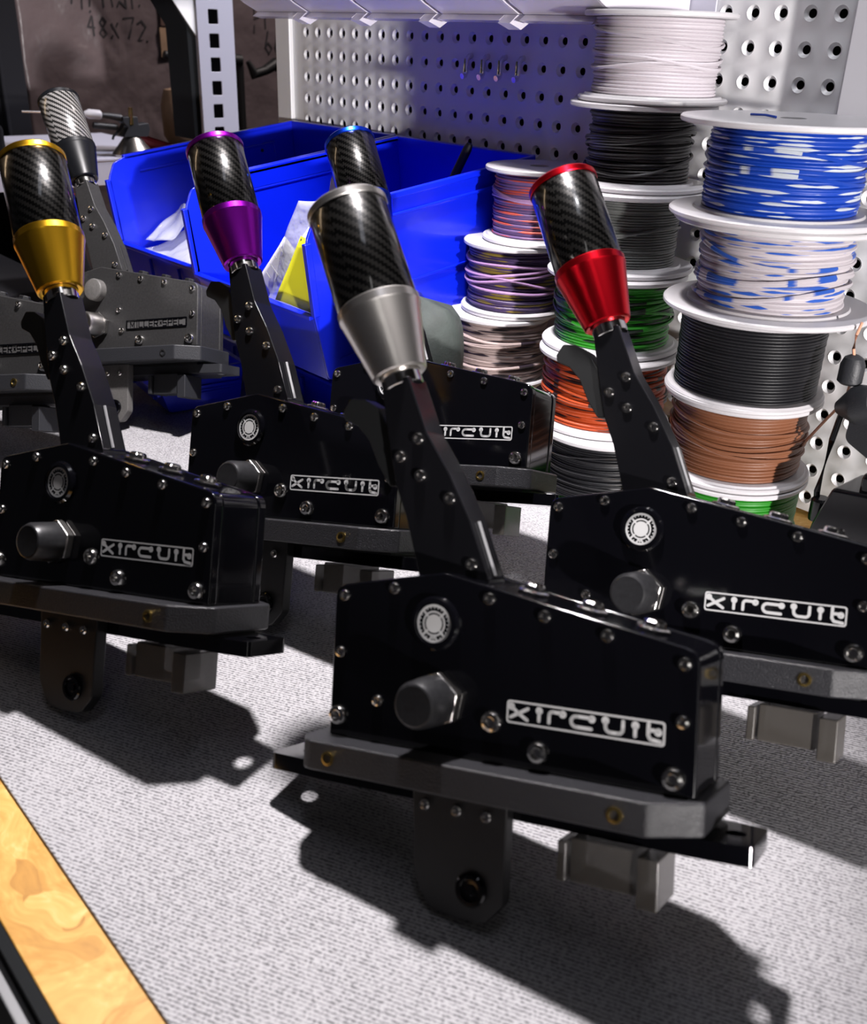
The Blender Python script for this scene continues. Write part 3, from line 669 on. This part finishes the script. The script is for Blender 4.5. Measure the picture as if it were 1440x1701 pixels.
    # lever
    arm = [(-153, 162), (-148, 138), (-142, 113), (-135, 97), (-124, 62), (-87, 62), (-91, 72), (-101, 97), (-114, 120), (-126.5, 138), (-138, 164.5)]
    la = MB().prism(rounded(arm, [1, 10, 14, 14, 0, 0, 10, 14, 10, 10, 1], 4), 11.4, 28.6, 'y').build('lever_arm', arm_m, root, S, bevel=1.8, bseg=3)
    g1, g2 = Vector((-100.6, 18.8, 97.2)), Vector((-90.9, 18.8, 73))
    MB().tube([g1, (-98, 18.8, 90.6), g2], .9, 6).build('cable_slot', 'grey_trim' if xi else 'matte_black', la, S)
    if style.get('trigger', True):
        tr = [(-176, 148), (-172, 154.5), (-164, 154), (-156, 150), (-148, 138), (-140, 112), (-147, 112), (-154, 122), (-160, 134), (-167, 141), (-175, 144)]
        MB().prism(rounded(tr, 2.2, 3), 14.5, 25.5, 'y').build('trigger', 'trigger_black', root, S, bevel=1.5)
    # grip
    gm = style['grip']; A = Vector((-147.5, 20, 166)); Bv = Vector((-184, 20, 251.5)); T_ = along(A, Bv)
    MB().lathe([(9.5, -7), (10, -6.5), (10, 6), (9, 7)], T_, 32).build('stem', 'steel', root, S)
    co = MB().lathe([(10.2, 4), (10.4, .6), (12.6, 0), (13.6, .8), (20.4, 32), (20.9, 33.2), (20.9, 37), (20.2, 37.8), (15, 37.8)], T_, 56).build('grip_collar', gm, root, S, angle=22)
    MB().lathe([(19.4, 37.6), (20.1, 38.4), (20.1, 89.2), (19.4, 90)], T_, 64).build('grip_tube', style['carbon'], root, S, angle=50)
    MB().lathe([(20.2, 89), (20.6, 89.6), (20.6, 92.4), (19.2, 93.8), (14, 94.6), (0, 94.9)], T_, 56).build('grip_cap', style.get('cap', gm), root, S, angle=22)
    return root
def set_pose(o, loc, ex, ey, ez, d=0):
    X, Y, Z = [Vector(v).normalized() for v in (ex, ey, ez)]; C0 = Vector((1143, -776, 374)); loc = C0 + (Vector(loc) - C0) * (1.058 / 1.012)
    o.matrix_world = Matrix(((X.x, Y.x, Z.x, loc[0] * K), (X.y, Y.y, Z.y, loc[1] * K), (X.z, Y.z, Z.z, (loc[2] + d) * K), (0, 0, 0, 1)))
xs = dict(kind='xi', body='gloss_black', plate='gloss_black', rail='printed_grey', arm='satin_black', bracket='matte_black', conn='smoke_clear', insert='brass', carbon='carbon_black')
base = handbrake(dict(xs, grip='silver'))
set_pose(base, (975.9, -495.2, 109.9), (0.9122, 0.3568, 0.2015), (-0.2599, 0.8839, -0.3887), (-0.3168, 0.3022, 0.8991))
HG = 'sim racing handbrakes lined up on the mat'
tag(base, 'black handbrake with a silver collar on its carbon grip, nearest the viewer', 'handbrake', HG)
for key, loc, ex, ey, ez, lab in (
    ('gold', (729.4, -571.3, 109.9), (0.924, 0.3308, 0.1916), (-0.2368, 0.8888, -0.3924), (-0.3001, 0.3172, 0.8996), 'black handbrake with gold collar and cap on its carbon grip'),
    ('purple', (718.1, -440.1, 109.9), (0.9305, 0.3119, 0.1923), (-0.2185, 0.8936, -0.392), (-0.2941, 0.3227, 0.8996), 'black handbrake with purple collar and cap on its carbon grip'),
    ('cobalt', (701, -308.9, 109.9), (0.9292, 0.3154, 0.1925), (-0.2172, 0.8877, -0.4059), (-0.2989, 0.3354, 0.8934), 'black handbrake with blue collar and cap, half hidden behind the silver one'),
    ('red_alu', (975.2, -351.9, 109.9), (0.9301, 0.3165, 0.1864), (-0.2228, 0.8896, -0.3986), (-0.292, 0.3292, 0.898), 'black handbrake with red collar and cap beside the wire spools')):
    c = copy_tree(base); set_pose(c, loc, ex, ey, ez)
    for ch in [x for x in bpy.data.objects if x.parent == c]:
        if ch.name.startswith(('grip_collar', 'grip_cap')):
            ch.data = ch.data.copy(); ch.data.materials[0] = M[key]
    c['label'] = lab
ms = dict(kind='ms', body='powder_grey', plate='dark_plastic', rail='dark_plastic', arm='powder_grey', bracket='powder_light', conn='dark_plastic', insert='matte_black', carbon='carbon_silver', grip='black_alu', cap='black_alu')
gm_ = handbrake(ms); E_ = ((0.8804, 0.4380, 0.1816), (-0.3502, 0.8589, -0.3736), (-0.3196, 0.2653, 0.9096))
set_pose(gm_, (315.3, -352.4, 112.2), *E_)
tag(gm_, 'dark grey textured handbrake with bright silver weave grip, behind the gold one', 'handbrake', HG)
c = copy_tree(gm_); set_pose(c, (317.1, -489.9, 110.5), *E_)
c['label'] = 'dark grey textured handbrake cut off by the left edge of the photo'
for ch in [x for x in bpy.data.objects if x.parent == c]:
    if ch.name.startswith('threaded_insert'): ch.data = ch.data.copy(); ch.data.materials[0] = M['brass']

# ------------------------------------------------------------------ shelving and clutter at the left
cz = MB().box(-430, -95, -420, -300, .2, 74).build('tool_case', 'cabinet_dark', bevel=2)
tag(cz, 'low dark case on the bench at the left edge, behind the grey handbrakes', 'case')

sf = empty('shelving_unit', (-480, 100, -900))
def sq_(o): o.location = (.480, -.100, .900); return o
mb = MB(); hs = [rrect(133, 151, 437 - 36.2 * i - 22, 437 - 36.2 * i, 1, 1)[::-1] for i in range(-3, 14)]
mb.prism([(112, -895), (180, -895), (180, 600), (112, 600)], -481.5, -480, 'x', hs)
mb.box(-520, -481.6, 112, 114, -895, 600); mb.box(-520, -481.6, 178, 180, -895, 600)
sq_(mb.build('slotted_post', 'rack_grey', sf, bevel=.5))
sq_(MB().box(-521, -519, 124, 178, -895, 600).build('post_back', 'matte_black', sf))
mb = MB(); mb.box(-482, -479.8, -900, 111, 137, 177); mb.box(-900, -482.2, -900, 111, 172, 176.6); mb.box(-484, -478.5, -900, 111, 174, 178); sq_(mb.build('shelf', 'rack_grey', sf, bevel=.6))
gs = MB(); gs.prism([(111, 360), (111, 600), (30, 600), (30, 470)], -486, -483, 'x'); sq_(gs.build('gusset', 'pegboard_grey', sf))
gs = MB(); gs.prism([(111, 200), (111, 385), (20, 520), (0, 520), (96, 375), (98, 200)], -560, -487, 'x'); sq_(gs.build('diagonal_brace', 'black_trim', sf))
tag(sf, 'grey steel shelving unit with a slotted post left of the pegboard', 'shelving')

dc = MB().box(-600, -500, -420, -215, 177, 232); tag(dc.build('carry_case', 'cabinet_dark', bevel=8, bseg=3), 'dark carry case on the shelf at the left edge', 'case')
sg = empty('spray_gun', (-510, -10, 176.8))
def gq(o): o.location = (.510, .010, -.1768); return o
gq(MB().lathe([(0, 177), (34, 177), (34, 180), (15, 204), (11, 207), (0, 207)], Matrix.Translation((-510, -6, 0)), 28).build('paint_cup', 'brushed_steel', sg))
gb_ = MB(); gb_.prism(rounded([(-26, 207), (18, 207), (22, 218), (20, 228), (2, 226), (2, 238), (-24, 238), (-24, 230), (-16, 222)], 2), -520, -498, 'x'); gq(gb_.build('gun_body', 'dark_plastic', sg, bevel=1))
gq(MB().tube([(-510, -22, 236), (-510, -40, 239), (-510, -54, 241)], [6, 5, 4], 12).build('nozzle', 'dark_plastic', sg))
gq(MB().lathe([(0, 0), (3, 0), (7.5, 8), (7.5, 26), (6, 28), (0, 28)], along((-510, -84, 244), (-510, -55, 241)), 18).build('white_tip', 'white_plastic', sg))
gq(MB().tube([(-510, -182, 249), (-510, -84, 244)], 1.6, 8).build('needle', 'brushed_steel', sg))
gq(MB().tube([(-510, -20, 226), (-510, -28, 216), (-510, -38, 208), (-510, -40, 203)], [3, 2.4, 2, 1.8], 10).build('trigger', 'dark_plastic', sg))
gq(MB().tube([(-510, -70, 226), (-510, -30, 222)], 5, 12).build('side_tube', 'matte_black', sg))
gq(MB().tube([(-500, -10, 226), (-500, -9, 252)], [4, 3.2], 12).build('brass_fitting', 'brass', sg))
tag(sg, 'small spray gun with white tip standing on its metal cup on the shelf', 'spray gun')
pq_ = MB().tube([(-560, 18, 205), (-556, 50, 192), (-552, 84, 183)], [7, 8, 6], 10); pq_.tube([(-568, 20, 200), (-566, 52, 184), (-564, 88, 181)], [5, 6, 4], 10)
tag(pq_.build('pliers', 'dark_red'), 'dark red handled pliers lying on the shelf behind the spray gun', 'pliers')

pk = empty('wrapped_package', (-1250, 450, -900))
def wq(o): o.location = (1.250, -.450, .900); return o
def film(y, z):
    a = math.atan2(z - 250, y - 330); dd = math.hypot(z - 250, y - 330)
    return 2.6 * sin(a * 17 + 1) * math.exp(-((dd - 90) / 110) ** 2) + 1.8 * sin(z * .05 + y * .021) + 1.2 * sin(y * .07 - z * .03)
V = []; nu, nv = 120, 110; rk = random.Random(4)
rays = [(rk.uniform(0, 2 * pi), rk.uniform(2, 7)) for _ in range(26)]
for i in range(nu + 1):
    for j in range(nv + 1):
        y = 85 + 900 * i / nu; z = -900 + 1500 * j / nv
        y2, z2 = y, z
        if z > -100: pass
        a = math.atan2(z - 250, y - 330); dd = math.hypot(z - 250, y - 330)
        f = film(y, z) if True else 4 * sin(a * 17 + 1) * math.exp(-((dd - 90) / 110) ** 2) + 2.2 * sin(z * .05 + y * .021) + 1.6 * sin(y * .07 - z * .03)
        V.append((-1200 + f, y2, z2))
F = [[i * (nv + 1) + j, (i + 1) * (nv + 1) + j, (i + 1) * (nv + 1) + j + 1, i * (nv + 1) + j + 1] for i in range(nu) for j in range(nv)]
o = wq(MB().add(V, F).build('film_wrap', 'wrap_film', pk, flip=False, angle=80)); so = o.modifiers.new('thick', 'SOLIDIFY'); so.thickness = .05; so.offset = -1
def pw(x, y, t): return Vector((-1200 + film(x, y) + 1.2, x, y))
ww = MB(); h = 38
def sh(lines, x, z, sx_, sz_): return [[(x + a * sx_, z + c_ * sz_) for a, c_ in l] for l in lines]
four = [[(.55, 1), (0, .45), (.75, .4)], [(.62, .95), (.55, 0)]]; eight = [[(.5, .5), (.2, .75), (.5, 1), (.8, .8), (.5, .5), (.1, .22), (.45, 0), (.85, .2), (.5, .5)]]
ex_ = [[(0, .9), (.8, 0)], [(.8, .95), (0, 0)]]; seven = [[(0, .9), (.85, .95), (.35, 0)]]; two = [[(.05, .85), (.5, 1), (.85, .7), (.1, 0), (.95, -.05)]]
effs = [[(0, 0), (.1, 1), (.8, 1)], [(.05, .5), (.6, .55)]]; six = [[(.3, 1), (.0, .3), (.4, 0), (.7, .25), (.3, .5), (.05, .3)]]
Ls = sh(four, 237, 350, 20, 38) + sh(eight, 261, 346, 22, 40) + sh(ex_, 291, 347, 20, 30) + sh(seven, 322, 348, 26, 42) + sh(two, 352, 342, 24, 40)
Ls += sh(effs, 660, 366, 24, 60) + sh(effs, 692, 376, 26, 60) + sh(six, 690, 318, 26, 50) + sh(six, 718, 318, 24, 46)
Ls += [[(205, 412), (206, 425)], [(228, 402), (229, 425)], [(246, 396), (247, 398)], [(246, 408), (248, 425)], [(276, 408), (276, 425)], [(298, 410), (294, 440)], [(310, 410), (316, 420), (330, 408), (330, 440)], [(345, 408), (346, 430)], [(362, 412), (364, 414)]]
for part in (lambda x: x < 450, lambda x: x >= 450):
    ww = MB(); strokes(ww, [l for l in Ls if part(l[0][0])], 4.2, pw, 0); wq(ww.build('marker_writing', 'marker', pk, flip=False))
wq(MB().box(-1194, -1190, 408, 436, 374, 560).build('tape_strip', 'brown_tape', pk))
wq(MB().box(-1194, -1191, 404, 438, 308, 370).build('torn_label', 'tan', pk))
tag(pk, 'large film wrapped package marked 48 X 72 in black marker, beyond the shelf', 'package')
dk = MB().box(-960, -925, -330, -16, -900, 620); dk.box(-926, -905, -70, -62, -900, 420)
tag(dk.build('cabinet', 'cabinet_dark', bevel=3), 'tall dark cabinet at the far left beyond the shelf', 'cabinet')
sa = MB(); sa.tube([(-900, 262, 322), (-900, 285, 314), (-900, 330, 316), (-900, 440, 312)], [7, 14, 12, 12], 14); sa.tube([(-906, 440, 312), (-908, 442, 0), (-908, 442, -900)], [9, 9, 9], 10); sa = sa.build('pole_tool', 'matte_black'); tag(sa, 'black pole tool with side handle behind the slotted post', 'tool')
ar = MB(); ar.tube([(-900, 458, 310), (-900, 472, 285), (-900, 500, 292), (-900, 525, 305), (-900, 580, 290), (-900, 620, 270)], [5, 12, 10, 14, 12, 12], 12)
ar.tube([(-900, 620, 270), (-900, 622, 0), (-900, 622, -900)], [12, 12, 14], 12); tag(ar.build('bar_clamp', 'matte_black'), 'black bar clamp between the slotted post and the pegboard', 'clamp')
tn = MB().lathe([(0, -60), (26, -58), (36, -40), (38, 20), (30, 50), (0, 56)], Matrix.Translation((-905, 290, 205)), 24); tn.lathe([(0, -1105), (30, -1105), (26, -50), (0, -50)], Matrix.Translation((-905, 290, 205)), 24)
tag(tn.build('tan_roll', 'tan', angle=60), 'tall rounded tan roll standing on the far side of the slotted post', 'roll')
bk_ = MB().lathe([(0, -700), (60, -700), (58, 40), (46, 80), (0, 90)], Matrix.Translation((-960, 390, 150)), 24)
tag(bk_.build('dark_cylinder', 'floor_dark', angle=60), 'tall dark cylinder behind the slotted post', 'cylinder')
rd_ = empty('red_tool', (-300, -206, .4))
def rq(o): o.location = (.300, .206, -.0004); return o
rq(MB().tube([(-300, -206, 118), (-300, -203, 136), (-300, -205, 154)], [8, 9, 7], 12).build('red_handle', 'dark_red', rd_))
rq(MB().lathe([(0, 0), (24, 0), (24, 30), (14, 60), (7, 118), (0, 118)], Matrix.Translation((-300, -206, .4)), 20).build('dark_body', 'cabinet_dark', rd_))
tag(rd_, 'small dark tool with red handle standing between the gold grip and the grey handbrake', 'tool')
